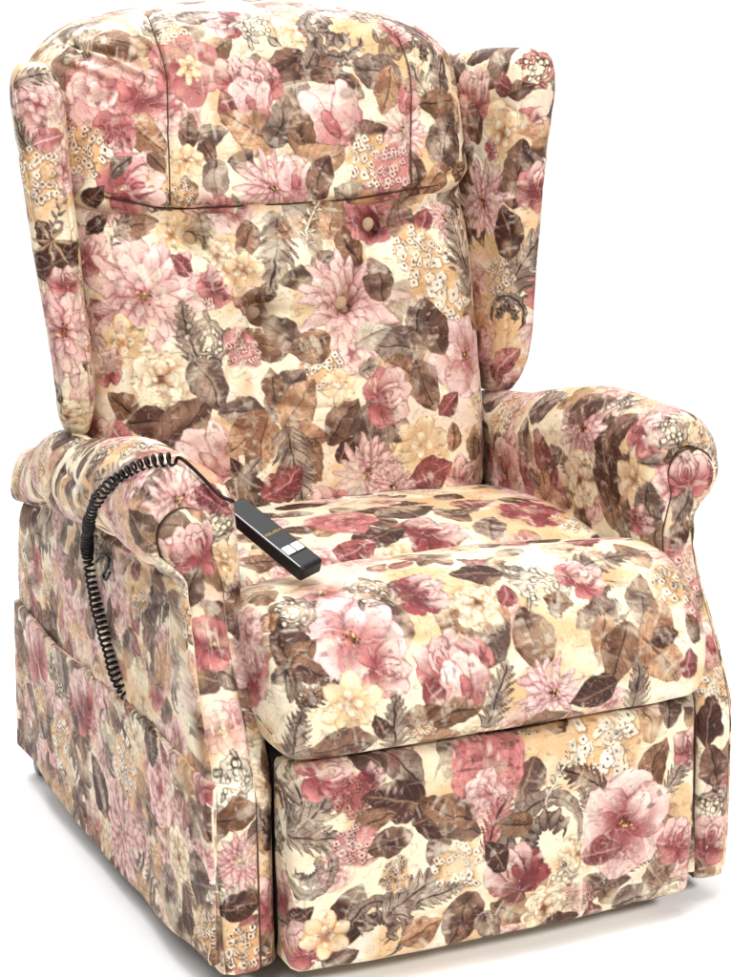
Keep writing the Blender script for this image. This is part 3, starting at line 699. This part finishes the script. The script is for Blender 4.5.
# kind, x, y, radius, direction, options: where each motif of the print lies on the cloth
P_ = lambda p: dict(pal=p)
DK = dict(base=BURG, tip=PINKD); DP = dict(base=PINKD * .8, tip=PINK); LP = dict(base=PINK, tip=S(250, 230, 226))
MOT = [
 # headrest
 ('peony', 103, 92, 42, 20, {}), ('bud', 147, 90, 24, 60, {}), ('leaf', 122, 40, 28, -20, P_('brown')), ('leaf', 147, 134, 24, -50, P_('tan')), ('bud', 112, 136, 20, 250, {}),
 ('bud', 135, 184, 28, 10, {}), ('hydra', 84, 150, 22, 0, {}), ('leaf', 93, 198, 16, 20, P_('dark')), ('leaf', 120, 166, 13, 30, P_('grey')), ('leaf', 158, 163, 12, -50, P_('brown')),
 ('scroll', 80, 42, 20, 0, {}), ('fern', 165, 18, 26, 40, {}), ('leaf', 200, 16, 22, 10, P_('dark')), ('bud', 226, 20, 20, 190, DK), ('scroll', 255, 25, 24, 90, P_('pale')),
 ('rose', 300, 30, 30, 0, {}), ('paisley', 335, 26, 32, 200, {}), ('scroll', 375, 20, 24, 20, {}), ('leaf', 282, 66, 24, 200, P_('mauve')), ('leaf', 255, 64, 12, 180, P_('grey')),
 ('leaf', 321, 66, 22, -20, P_('mauve')), ('leaf', 310, 54, 15, 60, P_('grey')), ('wildrose', 187, 68, 30, 0, dict(base=PINKD, tip=PINK)), ('cflower', 190, 68, 12, 0, {}), ('bud', 236, 74, 18, 90, {}),
 ('bud', 258, 84, 20, 120, {}), ('tulip', 250, 105, 22, 100, {}), ('leaf', 226, 107, 15, 100, P_('burg')), ('tulip', 331, 118, 31, 110, {}), ('leaf', 368, 133, 18, 10, P_('mauve')),
 ('leaf', 248, 132, 28, 140, P_('tan')), ('leaf', 280, 122, 26, 70, P_('grey')), ('leaf', 300, 132, 22, 100, P_('brown')), ('leaf', 318, 158, 26, 20, P_('tan')), ('leaf', 190, 131, 16, 80, P_('mauve')),
 ('leaf', 211, 132, 15, 10, P_('grey')), ('leaf', 208, 152, 13, -60, P_('mauve')), ('leaf', 213, 178, 20, 260, P_('grey')), ('leaf', 240, 160, 15, 190, P_('grey')), ('dahlia', 272, 188, 32, 0, {}),
 ('tulip', 295, 180, 20, 80, {}), ('leaf', 322, 176, 20, 60, P_('mauve')), ('hydra', 372, 160, 22, 0, {}), ('cflower', 186, 163, 16, 0, {}), ('leaf', 188, 188, 14, 100, P_('dark')), ('hydra', 180, 195, 14, 0, {}),
 ('leaf', 378, 72, 26, 160, P_('grey')), ('leaf', 385, 90, 22, 250, P_('tan')), ('paisley', 416, 52, 24, 60, P_('grey')), ('leaf', 441, 75, 20, 80, P_('grey')), ('leaf', 440, 103, 20, 10, P_('brown')),
 ('leaf', 447, 140, 30, 75, P_('grey')), ('leaf', 405, 95, 18, 70, P_('pinkleaf')), ('hydra', 395, 165, 20, 0, dict(a_=PINKL, b_=PINK)), ('leaf', 432, 180, 18, 60, P_('tan')), ('leaf', 415, 168, 16, 100, P_('mauve')),
 ('scroll', 432, 30, 18, 0, {}), ('leaf', 460, 170, 14, 30, P_('brown')), ('sprig', 350, 60, 18, 40, {}), ('bud', 395, 30, 14, 30, DP),
 # left wing
 ('peony', 37, 108, 30, 0, {}), ('fern', 38, 76, 20, 10, {}), ('fern', 25, 138, 22, 110, {}), ('hydra', 34, 175, 24, 0, {}), ('leaf', 50, 140, 18, 20, P_('pinkleaf')), ('leaf', 55, 262, 28, 200, P_('dark')),
 ('leaf', 42, 232, 14, 90, P_('dark')), ('star', 52, 242, 24, 0, {}), ('dahlia', 60, 332, 44, 0, {}), ('rose', 68, 418, 24, 0, {}), ('sprig', 60, 215, 18, 70, {}), ('leaf', 46, 385, 16, 100, P_('dark')), ('bud', 66, 278, 14, 90, {}),
 # lower back
 ('dahlia', 143, 297, 54, 10, {}), ('leaf', 135, 226, 20, 10, P_('brown')), ('leaf', 95, 222, 13, 30, P_('dark')), ('sprig', 118, 230, 16, 60, {}), ('leaf', 182, 264, 14, 120, P_('burg')), ('cflower', 122, 342, 24, 0, {}),
 ('rose', 162, 378, 34, 0, {}), ('bud', 108, 366, 16, 90, DP), ('cflower', 170, 234, 16, 0, {}), ('fern', 190, 330, 26, 100, {}), ('hydra', 214, 290, 16, 0, dict(a_=PINKL, b_=PINK)), ('bud', 216, 283, 18, 50, DP),
 ('leaf', 245, 240, 18, 240, P_('brown')), ('fern', 273, 252, 34, 255, {}), ('cflower', 243, 272, 18, 0, {}), ('cluster', 310, 222, 34, 30, {}), ('leaf', 333, 212, 24, 80, P_('tan')), ('leaf', 350, 245, 22, 110, P_('brown')),
 ('sprig', 312, 225, 22, 60, P_ and dict(col=CREAM)), ('dahlia', 342, 310, 50, 0, {}), ('leaf', 262, 340, 26, 160, P_('brown')), ('leaf', 283, 332, 22, 130, P_('grey')), ('scroll', 205, 340, 24, 0, {}),
 ('hydra', 240, 350, 18, 0, dict(a_=PINKL, b_=PINK)), ('hydra', 318, 368, 20, 0, {}), ('leaf', 310, 344, 22, 190, P_('brown')), ('wildrose', 372, 226, 27, 0, DP), ('leaf', 405, 222, 22, 100, P_('mauve')), ('leaf', 423, 218, 14, 60, P_('burg')),
 ('hydra', 445, 285, 34, 0, {}), ('hydra', 415, 250, 22, 0, {}), ('fern', 463, 250, 38, 105, {}), ('leaf', 377, 278, 20, 100, P_('mauve')), ('wildrose', 465, 355, 36, 20, LP), ('leaf', 432, 325, 26, 110, P_('mauve')),
 ('leaf', 418, 320, 18, 80, P_('grey')), ('leaf', 400, 345, 28, 170, P_('grey')), ('leaf', 375, 338, 18, 20, P_('pale')), ('leaf', 408, 375, 26, 150, P_('tan')), ('leaf', 427, 385, 24, 290, P_('mauve')), ('leaf', 449, 402, 14, 40, P_('burg')),
 ('leaf', 122, 406, 18, 120, P_('brown')), ('leaf', 150, 424, 22, 170, P_('mauve')), ('leaf', 186, 420, 30, 35, P_('mauve')), ('leaf', 120, 432, 18, -50, P_('pinkleaf')), ('tulip', 207, 458, 28, 120, {}), ('leaf', 207, 385, 26, -65, P_('grey')),
 ('leaf', 241, 413, 22, 175, P_('grey')), ('leaf', 247, 432, 26, 215, P_('tan')), ('leaf', 262, 446, 26, 250, P_('tan')), ('leaf', 288, 395, 26, 50, P_('grey')), ('leaf', 300, 405, 26, 50, P_('tan')), ('leaf', 306, 434, 22, -5, P_('tan')),
 ('leaf', 305, 458, 26, -60, P_('brown')), ('fern', 293, 470, 36, -80, {}), ('leaf', 272, 385, 16, 95, P_('brown')), ('cluster', 245, 478, 24, 0, P_('dark')), ('leaf', 283, 482, 22, 30, P_('burg')),
 ('leaf', 344, 421, 24, 50, P_('mauve')), ('leaf', 346, 450, 15, 60, P_('dark')), ('leaf', 372, 435, 28, 280, P_('grey')), ('leaf', 390, 420, 28, 320, P_('grey')), ('dahlia', 368, 474, 32, 0, {}), ('bud', 388, 396, 24, 10, {}),
 ('cflower', 420, 445, 26, 0, {}), ('leaf', 452, 436, 13, 90, P_('tan')), ('leaf', 432, 475, 24, 20, P_('burg')), ('bud', 465, 478, 20, 60, DP), ('dahlia', 392, 488, 22, 0, {}), ('cflower', 340, 385, 16, 0, {}),
 # right wing
 ('leaf', 487, 44, 24, 175, P_('dark')), ('leaf', 500, 60, 26, 40, P_('mauve')), ('scroll', 538, 66, 20, 0, P_('pinkleaf')), ('bud', 474, 92, 23, 60, {}), ('leaf', 503, 86, 16, -40, P_('burg')), ('leaf', 521, 92, 12, 10, P_('mauve')),
 ('leaf', 475, 122, 19, 80, P_('mauve')), ('cflower', 502, 135, 27, 0, {}), ('leaf', 516, 172, 30, 70, P_('mauve')), ('leaf', 528, 165, 18, 110, P_('grey')), ('dahlia', 483, 200, 34, 0, {}), ('fern', 527, 262, 36, 60, {}),
 ('leaf', 505, 232, 22, 80, P_('dark')), ('hydra', 498, 280, 18, 0, {}), ('paisley', 506, 316, 20, 70, {}), ('leaf', 508, 362, 16, 40, P_('pinkleaf')), ('bud', 540, 185, 20, 80, DP), ('bud', 490, 150, 10, 0, {}),
 # right arm
 ('hydra', 505, 412, 20, 0, {}), ('leaf', 545, 404, 26, 10, P_('grey')), ('leaf', 484, 437, 18, 85, P_('mauve')), ('wildrose', 505, 475, 32, 0, {}), ('leaf', 523, 440, 22, 80, P_('grey')), ('leaf', 541, 450, 22, 95, P_('burg')),
 ('dahlia', 582, 428, 32, 0, {}), ('rose', 580, 480, 28, 0, {}), ('leaf', 606, 468, 36, 95, P_('dark')), ('leaf', 618, 430, 26, 30, P_('mauve')), ('bud', 648, 432, 20, 30, DP), ('cflower', 632, 480, 24, 0, {}), ('leaf', 650, 503, 20, 90, P_('grey')),
 ('leaf', 608, 505, 22, 100, P_('brown')), ('leaf', 590, 405, 26, 10, P_('mauve')), ('hydra', 690, 440, 16, 0, {}), ('bud', 708, 470, 16, 100, {}), ('scroll', 672, 430, 18, 0, {}), ('leaf', 545, 480, 16, 60, P_('tan')), ('bud', 640, 520, 12, 0, {}),
 ('bud', 688, 475, 20, 90, {}), ('leaf', 684, 503, 15, 60, P_('grey')), ('leaf', 679, 532, 16, 80, P_('mauve')), ('hydra', 690, 572, 22, 0, dict(a_=PINKL, b_=PINK)), ('hydra', 702, 610, 22, 0, dict(a_=PINKL, b_=PINK)),
 ('tulip', 712, 645, 20, 90, {}), ('hydra', 714, 690, 20, 0, {}), ('leaf', 712, 720, 22, 80, P_('dark')), ('leaf', 712, 765, 22, 100, P_('mauve')), ('scroll', 712, 805, 20, 0, {}), ('bud', 710, 838, 22, 60, DP),
 # front roll of the seat
 ('wildrose', 352, 634, 46, 10, LP), ('leaf', 286, 640, 30, 110, P_('dark')), ('scroll', 290, 612, 26, 0, {}), ('cluster', 292, 668, 30, 0, P_('mauve')), ('leaf', 272, 620, 14, 100, P_('tan')), ('fern', 320, 695, 22, 20, P_('mauve')), ('bud', 385, 670, 24, 0, {}),
 ('cflower', 350, 705, 28, 0, {}), ('leaf', 485, 640, 30, 30, P_('grey')), ('leaf', 462, 622, 16, 130, P_('brown')), ('leaf', 536, 634, 30, 100, P_('mauve')), ('bud', 444, 664, 26, 110, {}), ('bud', 468, 662, 22, 140, {}), ('tulip', 464, 685, 26, 100, {}),
 ('leaf', 432, 692, 18, 120, P_('burg')), ('dahlia', 550, 692, 32, 0, LP), ('fern', 500, 694, 30, 70, {}), ('leaf', 456, 716, 24, 10, P_('brown')), ('leaf', 420, 715, 18, 20, P_('brown')), ('fern', 397, 722, 28, 95, {}), ('leaf', 382, 725, 14, 120, P_('dark')),
 ('bud', 420, 592, 26, 10, DK), ('scroll', 372, 590, 26, 0, {}), ('rose', 476, 606, 28, 0, {}), ('leaf', 504, 595, 14, 60, P_('burg')), ('scroll', 542, 590, 28, 60, P_('pale')), ('leaf', 558, 600, 14, -20, P_('brown')), ('fern', 600, 562, 34, 10, {}),
 ('leaf', 596, 618, 24, 200, P_('grey')), ('leaf', 604, 640, 22, 250, P_('tan')), ('leaf', 622, 656, 30, 245, P_('brown')), ('leaf', 643, 598, 26, 70, P_('grey')), ('leaf', 656, 622, 28, 60, P_('tan')), ('leaf', 660, 660, 30, -50, P_('tan')),
 ('leaf', 665, 640, 16, 10, P_('mauve')), ('leaf', 594, 692, 24, 200, P_('dark')), ('fern', 640, 690, 28, 100, {}), ('hydra', 672, 582, 20, 0, {}), ('leaf', 692, 627, 15, 100, P_('mauve')), ('bud', 580, 578, 22, 30, {}), ('leaf', 475, 572, 24, 170, P_('dark')),
 ('leaf', 690, 665, 14, 90, P_('burg')), ('leaf', 545, 720, 22, 15, P_('mauve')), ('fern', 500, 735, 24, 20, {}), ('leaf', 345, 745, 30, 10, P_('mauve')), ('fern', 300, 735, 26, 60, {}), ('leaf', 440, 738, 20, 5, P_('tan')), ('bud', 400, 755, 16, 20, {}),
 # seat top
 ('bud', 430, 530, 30, 20, DK), ('leaf', 380, 535, 30, 20, P_('dark')), ('peony', 530, 512, 34, 0, DK), ('leaf', 405, 510, 30, 10, P_('grey')), ('rose', 450, 548, 26, 0, {}), ('leaf', 355, 548, 26, 30, P_('burg')), ('peony', 340, 520, 34, 0, DP),
 ('leaf', 585, 540, 26, 30, P_('burg')), ('leaf', 545, 540, 24, 10, P_('dark')), ('leaf', 300, 505, 24, 0, P_('dark')), ('leaf', 490, 525, 22, 60, P_('grey')), ('leaf', 470, 502, 22, 0, P_('burg')), ('hydra', 570, 520, 20, 0, {}), ('leaf', 260, 560, 22, 0, P_('brown')),
 # footrest
 ('fern', 300, 795, 32, 100, {}), ('fern', 318, 812, 36, 40, {}), ('fern', 315, 842, 28, -15, {}), ('paisley', 306, 870, 28, -60, {}), ('bud', 325, 772, 24, 10, {}), ('hydra', 352, 795, 18, 0, dict(a_=PINK, b_=PINKD)), ('leaf', 405, 768, 26, -50, P_('grey')),
 ('leaf', 395, 802, 30, 160, P_('dark')), ('leaf', 372, 820, 20, 10, P_('brown')), ('hydra', 358, 845, 22, 0, dict(a_=PINKL, b_=PINK)), ('leaf', 393, 842, 22, 10, P_('mauve')), ('leaf', 442, 812, 30, 20, P_('dark')), ('leaf', 350, 915, 30, 70, P_('dark')),
 ('paisley', 378, 930, 34, 60, {}), ('fern', 415, 895, 34, 30, {}), ('leaf', 298, 915, 16, 10, P_('dark')), ('bud', 305, 945, 24, 100, {}), ('cflower', 325, 935, 22, 0, {}), ('hydra', 395, 875, 16, 0, {}), ('bud', 372, 775, 12, 30, DK),
 ('peony', 487, 768, 42, 0, DP), ('peony', 484, 798, 24, 40, {}), ('fern', 500, 822, 26, 70, P_('pinkleaf')), ('leaf', 448, 812, 28, 150, P_('brown')), ('hydra', 605, 742, 38, 0, {}), ('leaf', 656, 764, 24, 70, P_('brown')), ('fern', 583, 776, 24, 150, P_('mauve')),
 ('wildrose', 625, 824, 48, 30, {}), ('paisley', 545, 838, 44, 120, {}), ('leaf', 515, 822, 20, 170, P_('brown')), ('leaf', 600, 852, 20, 0, P_('burg')), ('bud', 515, 872, 28, 120, DK), ('leaf', 494, 856, 18, 120, P_('dark')), ('hydra', 458, 868, 24, 0, {}),
 ('leaf', 462, 920, 28, 250, P_('mauve')), ('leaf', 488, 928, 20, 290, P_('grey')), ('leaf', 510, 905, 22, 150, P_('brown')), ('rose', 545, 908, 28, 0, {}), ('hydra', 578, 895, 16, 0, dict(a_=PINKL, b_=PINK)), ('leaf', 660, 870, 22, 40, P_('mauve')),
 ('leaf', 635, 895, 22, 10, P_('grey')), ('bud', 680, 840, 22, 80, {}), ('fern', 440, 895, 22, 10, {}), ('bud', 690, 745, 18, 100, DP), ('leaf', 672, 706, 18, 60, P_('grey')), ('leaf', 560, 930, 20, 10, P_('mauve')), ('leaf', 420, 930, 22, 20, P_('tan')), ('sprig', 560, 780, 22, 60, dict(col=CREAM)),
 # left arm: keyhole panel, inner border, roll end
 ('bud', 197, 548, 24, 100, {}), ('leaf', 194, 588, 20, 60, P_('grey')), ('wildrose', 210, 645, 26, 0, DP), ('wildrose', 224, 728, 24, 0, {}), ('scroll', 236, 778, 22, 0, P_('pale')), ('leaf', 240, 815, 22, 10, P_('brown')), ('dahlia', 240, 862, 26, 0, {}),
 ('leaf', 240, 908, 22, 10, P_('dark')), ('hydra', 244, 948, 20, 0, {}), ('cflower', 226, 560, 20, 80, {}), ('leaf', 238, 612, 26, 90, P_('mauve')), ('bud', 252, 672, 26, 100, {}), ('leaf', 268, 760, 22, 90, P_('brown')), ('fern', 272, 820, 24, 90, P_('dark')), ('bud', 272, 900, 26, 90, {}),
 ('dahlia', 178, 500, 30, 0, {}), ('leaf', 145, 530, 26, 120, P_('dark')), ('leaf', 215, 500, 20, -40, P_('burg')), ('leaf', 155, 575, 22, 70, P_('brown')), ('hydra', 140, 600, 18, 0, {}), ('leaf', 120, 470, 20, 60, P_('grey')),
 # left side panel
 ('hydra', 124, 765, 28, 0, {}), ('peony', 158, 788, 38, 0, {}), ('dahlia', 122, 835, 40, 0, {}), ('rose', 178, 855, 28, 0, {}), ('leaf', 186, 910, 22, 80, P_('dark')), ('leaf', 196, 876, 26, 80, P_('grey')), ('leaf', 100, 785, 28, 100, P_('dark')),
 ('bud', 80, 700, 30, 90, DP), ('leaf', 200, 810, 26, 90, P_('mauve')), ('leaf', 60, 660, 26, 80, P_('grey')), ('bud', 35, 650, 30, 90, {}), ('leaf', 150, 740, 24, 60, P_('dark')), ('hydra', 60, 740, 24, 0, {}), ('hydra', 205, 930, 20, 0, {}), ('bud', 205, 780, 20, 80, {}),
]
rng = random.Random(4)
placed = {k: [] for k in range(len(FABRIC))}
jobs = []
for kind, x, y, r_, ang, kw in MOT:
    h = pick_center(x, y)
    if h is None: continue
    k, c = h; P = FABRIC[k][1][c]; dist = (P - CAM) @ fwd; rad = r_ * dist / FPX * (1.26 if kind in ('leaf', 'fern') else 1.3)
    jobs.append((k, c, kind, rad, R(ang), kw)); placed[k].append((P, rad))
AUTO = [('leaf', 'brown', .030), ('leaf', 'dark', .030), ('leaf', 'mauve', .030), ('leaf', 'grey', .030), ('leaf', 'tan', .028), ('leaf', 'burg', .022), ('fern', 'grey', .036), ('fern', 'mauve', .030), ('scroll', 'grey', .030),
        ('peony', None, .042), ('dahlia', None, .044), ('wildrose', None, .038), ('peony', None, .036), ('rose', None, .036), ('hydra', None, .030), ('peony', None, .036), ('paisley', 'grey', .034), ('cluster', 'mauve', .042), ('cluster', 'dark', .040), ('bud', None, .034), ('leaf', 'dark', .034), ('leaf', 'mauve', .036)]
auto = []
for k, f in enumerate(FABRIC):
    V = f[1]; name = f[0].name; sp_ = .40 if name.startswith(('armrest', 'side_panel', 'seat')) else .50; tries = 1500 if name.startswith(('armrest', 'side_panel')) else 600
    for _ in range(tries):
        c = rng.randrange(len(V)); kind, pal, rad = rng.choice(AUTO); rad *= rng.uniform(.85, 1.15)
        P = V[c]
        if any(np.sum((P - q) ** 2) < (sp_ * (rad + r2)) ** 2 for q, r2 in placed[k]): continue
        placed[k].append((P, rad)); kw = {'pal': pal} if pal else {}
        auto.append((k, c, kind, rad, rng.uniform(0, 6.28), kw))
def veil(seed, lo, hi, amt):
    for f in FABRIC:
        V = f[1]; t = (ss(lo, hi, fbm(V, 20, seed, 3)) * amt)[:, None]; w = ss(.4, .6, noise(V, 15, seed + 5))[:, None]
        f[3] = f[3] * (1 - t) + (CREAM * w + TAN * (1 - w)) * t
for j in auto: stamp(*j[:5], rng, j[5], .93)
veil(31, .54, .70, .55)
for j in jobs: stamp(*j[:5], rng, j[5])
veil(63, .60, .76, .16)
for o, V, n, colr in FABRIC:
    # scattered ink flecks and pen strokes of the print
    for sd, fq, colr_, am in ((91, 90, INK, .24), (93, 135, INK, .28), (97, 80, CREAM2, .20), (99, 140, CREAM2, .26)):
        w_ = V * [1, .8, 1] + .006 * (noise(V, 60, sd + 40)[:, None] - .5)
        l_ = ss(.055, .012, np.abs(noise(w_, fq, sd) - .5)) * ss(.54, .68, noise(V, fq * .62, sd + 1)) * am
        colr = colr * (1 - l_[:, None]) + colr_ * l_[:, None]
    s = ss(.80, .88, noise(V, 240, 77)) * .18 * ss(.45, .6, noise(V, 22, 78)); colr = colr * (1 - s[:, None]) + INK * s[:, None]
    at = o.data.attributes.new('print', 'FLOAT_COLOR', 'POINT')
    buf = np.ones((len(V), 4), dtype=np.float32); buf[:, :3] = np.clip(colr, 0, 1) ** 1.42 * .755; at.data.foreach_set('color', buf.ravel())

# ------------------------------------------------------------------ buttons of the back cushion
for bx, bz in BUT:
    d = np.hypot(LB[:, 0] - bx, LB[:, 2] - bz) + (LB[:, 1] > y_back(LB[:, 2]) + .05) * 9; c = np.argmin(d); p = LB[c]
    a = np.linspace(0, 2 * pi, 40, endpoint=False); rows = []
    for r_, h in ((.0118, .008), (.0126, .001), (.0120, -.003), (.0100, -.0060), (.0065, -.008), (.003, -.0088), (.0001, -.0090)):
        rows.append(np.stack([r_ * np.cos(a), np.full(40, h), r_ * np.sin(a)], 1))
    G = np.array(rows).reshape(-1, 3) + p + np.array([0, .0005, 0]); F = fixwind(G, grid_faces(len(rows), 40, closed=True))
    o = make_mesh('button', G - [0, .35, 0], F, FAB, back)
    colb = lerp(lerp(TAN, CREAM, .6), MAUV, .15 if bx > 0 else .6) ** 1.42 * .755
    at = o.data.attributes.new('print', 'FLOAT_COLOR', 'POINT'); buf = np.ones((len(G), 4), dtype=np.float32); buf[:, :3] = colb; at.data.foreach_set('color', buf.ravel())

# ------------------------------------------------------------------ hand control on the left arm
def ray(px, py):
    d = fwd * FPX + rgt * (px - W0 / 2) + upv * (H0 / 2 - py); return d / np.linalg.norm(d)
def on_plane(px, py, n, c):
    d = ray(px, py); n = np.array(n, float); return CAM + d * (c - n @ CAM) / (n @ d)
A = on_plane(233, 507, (1, 0, 0), -.243); B = on_plane(312, 571, (0, 0, 1), .474)
RC_LEN = np.linalg.norm(B - A)
ex = (B - A) / RC_LEN                                   # along the handset
ez = np.array([-.10, -.25, 1.0]); ez -= ex * (ez @ ex); ez /= np.linalg.norm(ez)   # face normal
ey = np.cross(ez, ex)
remote = bpy.data.objects.new('hand_control', None); COL.objects.link(remote); remote.location = A
remote['label'] = 'black wired hand control with two ivory buttons and coiled cord, lying over the armrest'; remote['category'] = 'remote control'
def frame(V): return V[:, :1] * ex + V[:, 1:2] * ey + V[:, 2:] * ez
def rpart(name, V, F, mat, parent, smooth=True): return make_mesh(name, frame(V), F, mat, parent, smooth)
HW, HT = .0155, .0095
V, F = rbox((0, -HW, -HT), (RC_LEN, HW, HT), (.006, .004, .003), (50, 24, 16)); V[:, 1] *= 1 + .10 * ss(0, RC_LEN, V[:, 0]); F = fixbox(V, F)
case = rpart('casing', V, F, BLACK, remote)
def small(name, lo, hi, mat, r=.0008, n=(8, 8, 4), parent=None):
    V, F = rbox(lo, hi, (r, r, r), n); return rpart(name, V, fixbox(V, F), mat, parent or remote)
small('edge_highlight', (.004, -HW * 1.0, HT - .0012), (RC_LEN - .006, -HW * 1.0 + .0013, HT + .0006), GREYM, .0004)  # pale strip puts the casing's edge highlight into colour
bx0 = RC_LEN * .70
small('button', (bx0, .0008, HT - .002), (bx0 + .0135, .0125, HT + .0016), WHITE)
small('button', (bx0, -.0130, HT - .002), (bx0 + .0135, -.0008, HT + .0016), WHITE)
small('button_recess', (bx0 - .0022, -.0148, HT - .002), (bx0 + .0157, .0145, HT + .0004), BLACK)
# small gold lettering across the handset, too small to read: strokes of capital letters
tx = RC_LEN * .49
GL = {'G': [((1, 0), (0, 0)), ((0, 0), (0, 1)), ((0, 1), (1, 1)), ((1, 1), (1, .5)), ((1, .5), (.5, .5))], 'L': [((0, 0), (0, 1)), ((0, 1), (1, 1))], 'D': [((0, 0), (0, 1)), ((0, 1), (.8, .9)), ((.8, .9), (.8, .1)), ((.8, .1), (0, 0))], 'E': [((0, 0), (0, 1)), ((0, 0), (1, 0)), ((0, .5), (.8, .5)), ((0, 1), (1, 1))],
      'O': [((0, 0), (0, 1)), ((0, 1), (1, 1)), ((1, 1), (1, 0)), ((1, 0), (0, 0))], 'N': [((0, 0), (0, 1)), ((0, 1), (1, 0)), ((1, 0), (1, 1))]}
parts = []
for q, ch in enumerate('GOLDEN'):
    for (a0, b0), (a1, b1) in GL[ch]:
        p = np.array([tx + b0 * .0030, -.0115 + q * .0040 + a0 * .0026]); e = np.array([tx + b1 * .0030, -.0115 + q * .0040 + a1 * .0026]); dd = e - p; L_ = np.linalg.norm(dd); dd /= L_; nn_ = np.array([-dd[1], dd[0]]) * .00035
        v = [(*(p - nn_), HT + z_) for z_ in (0, .0003)] + [(*(e - nn_), HT + z_) for z_ in (0, .0003)] + [(*(e + nn_), HT + z_) for z_ in (0, .0003)] + [(*(p + nn_), HT + z_) for z_ in (0, .0003)]
        parts.append((np.array(v), np.array([[1, 3, 5, 7], [0, 2, 3, 1], [2, 4, 5, 3], [4, 6, 7, 5], [6, 0, 1, 7]])))
V, F = merge(parts); rpart('lettering', V, F, GOLD, remote, False)
# strain relief
V, F = lathe([(.0001, -.026), (.0026, -.026), (.0030, -.022), (.0034, -.018), (.0032, -.016), (.0038, -.014), (.0042, -.008), (.0046, -.004), (.0062, 0), (.0062, .004), (.0001, .004)], 24)
V = V + [0, -.004, .0]; rpart('strain_relief', V, fixwind(V, F), BLACK, remote)

start = A + frame(np.array([[-.024, -.004, 0]]))[0]
coil_px = [(176, 462), (163, 461), (148, 464), (133, 469), (119, 477), (108, 487), (100, 498), (94, 510), (90, 524), (88.5, 540), (89.5, 556), (92, 574), (96, 594), (101, 614), (106, 634), (111, 654), (116, 672), (120, 688), (123, 700)]
coil_c = [cloth_point(x, y, .0068) for x, y in coil_px]
coil_c = coil_c[:-1] + [coil_c[-1] + np.array([.012, .0, -.004]), coil_c[-1] + np.array([.026, .002, -.024]), coil_c[-1] + np.array([.034, .004, -.05])]
coil_c = np.array(coil_c)
for _ in range(2): coil_c[1:-1] = (coil_c[:-2] + 2 * coil_c[1:-1] + coil_c[2:]) / 4
cl = catmull(coil_c, 2600)
Lc = np.r_[0, np.cumsum(np.linalg.norm(np.diff(cl, axis=0), axis=1))]
# coil opens where it bends over the arm and hangs tight lower down
s_ = Lc / Lc[-1]
pitch = interp(s_, [0, .12, .34, .45, .6, 1], [.0092, .0098, .0150, .0098, .0080, .0080])
phase = 2 * pi * np.r_[0, np.cumsum(np.diff(Lc) / pitch[1:])]
T = np.gradient(cl, axis=0); T /= np.linalg.norm(T, axis=1, keepdims=True)
u = np.cross(T[0], [0, 0, 1]); u /= np.linalg.norm(u); path = []
for i in range(len(cl)):
    u = u - T[i] * (u @ T[i]); u /= np.linalg.norm(u); v = np.cross(T[i], u)
    rr = .0062 + .0007 * math.sin(s_[i] * 37) + .0004 * math.sin(s_[i] * 91)
    path.append(cl[i] + rr * (math.cos(phase[i]) * u + math.sin(phase[i]) * v))
path = np.array(path)
V, F = tube(path, .0018, 8); make_mesh('coiled_cord', V - A, fixwind(V, F), CORDM, remote)
mids = [start, cloth_point(227, 502, .012), cloth_point(216, 493, .011), cloth_point(203, 480, .007), cloth_point(190, 468, .008), cloth_point(181, 463, .010), path[0], path[6]]
V, F = tube(catmull(mids, 60), .0021, 10); make_mesh('straight_cord', V - A, F, CORDM, remote)
# loose loop of the cord beside the coil
lp = [(97, 560), (103, 556), (109, 560), (108, 568), (104, 572), (106, 577), (110, 574)]
lp = catmull([cloth_point(x, y, .004) for x, y in lp], 90)
V, F = tube(lp, .0018, 8); make_mesh('cord_loop', V - A, F, CORDM, remote)
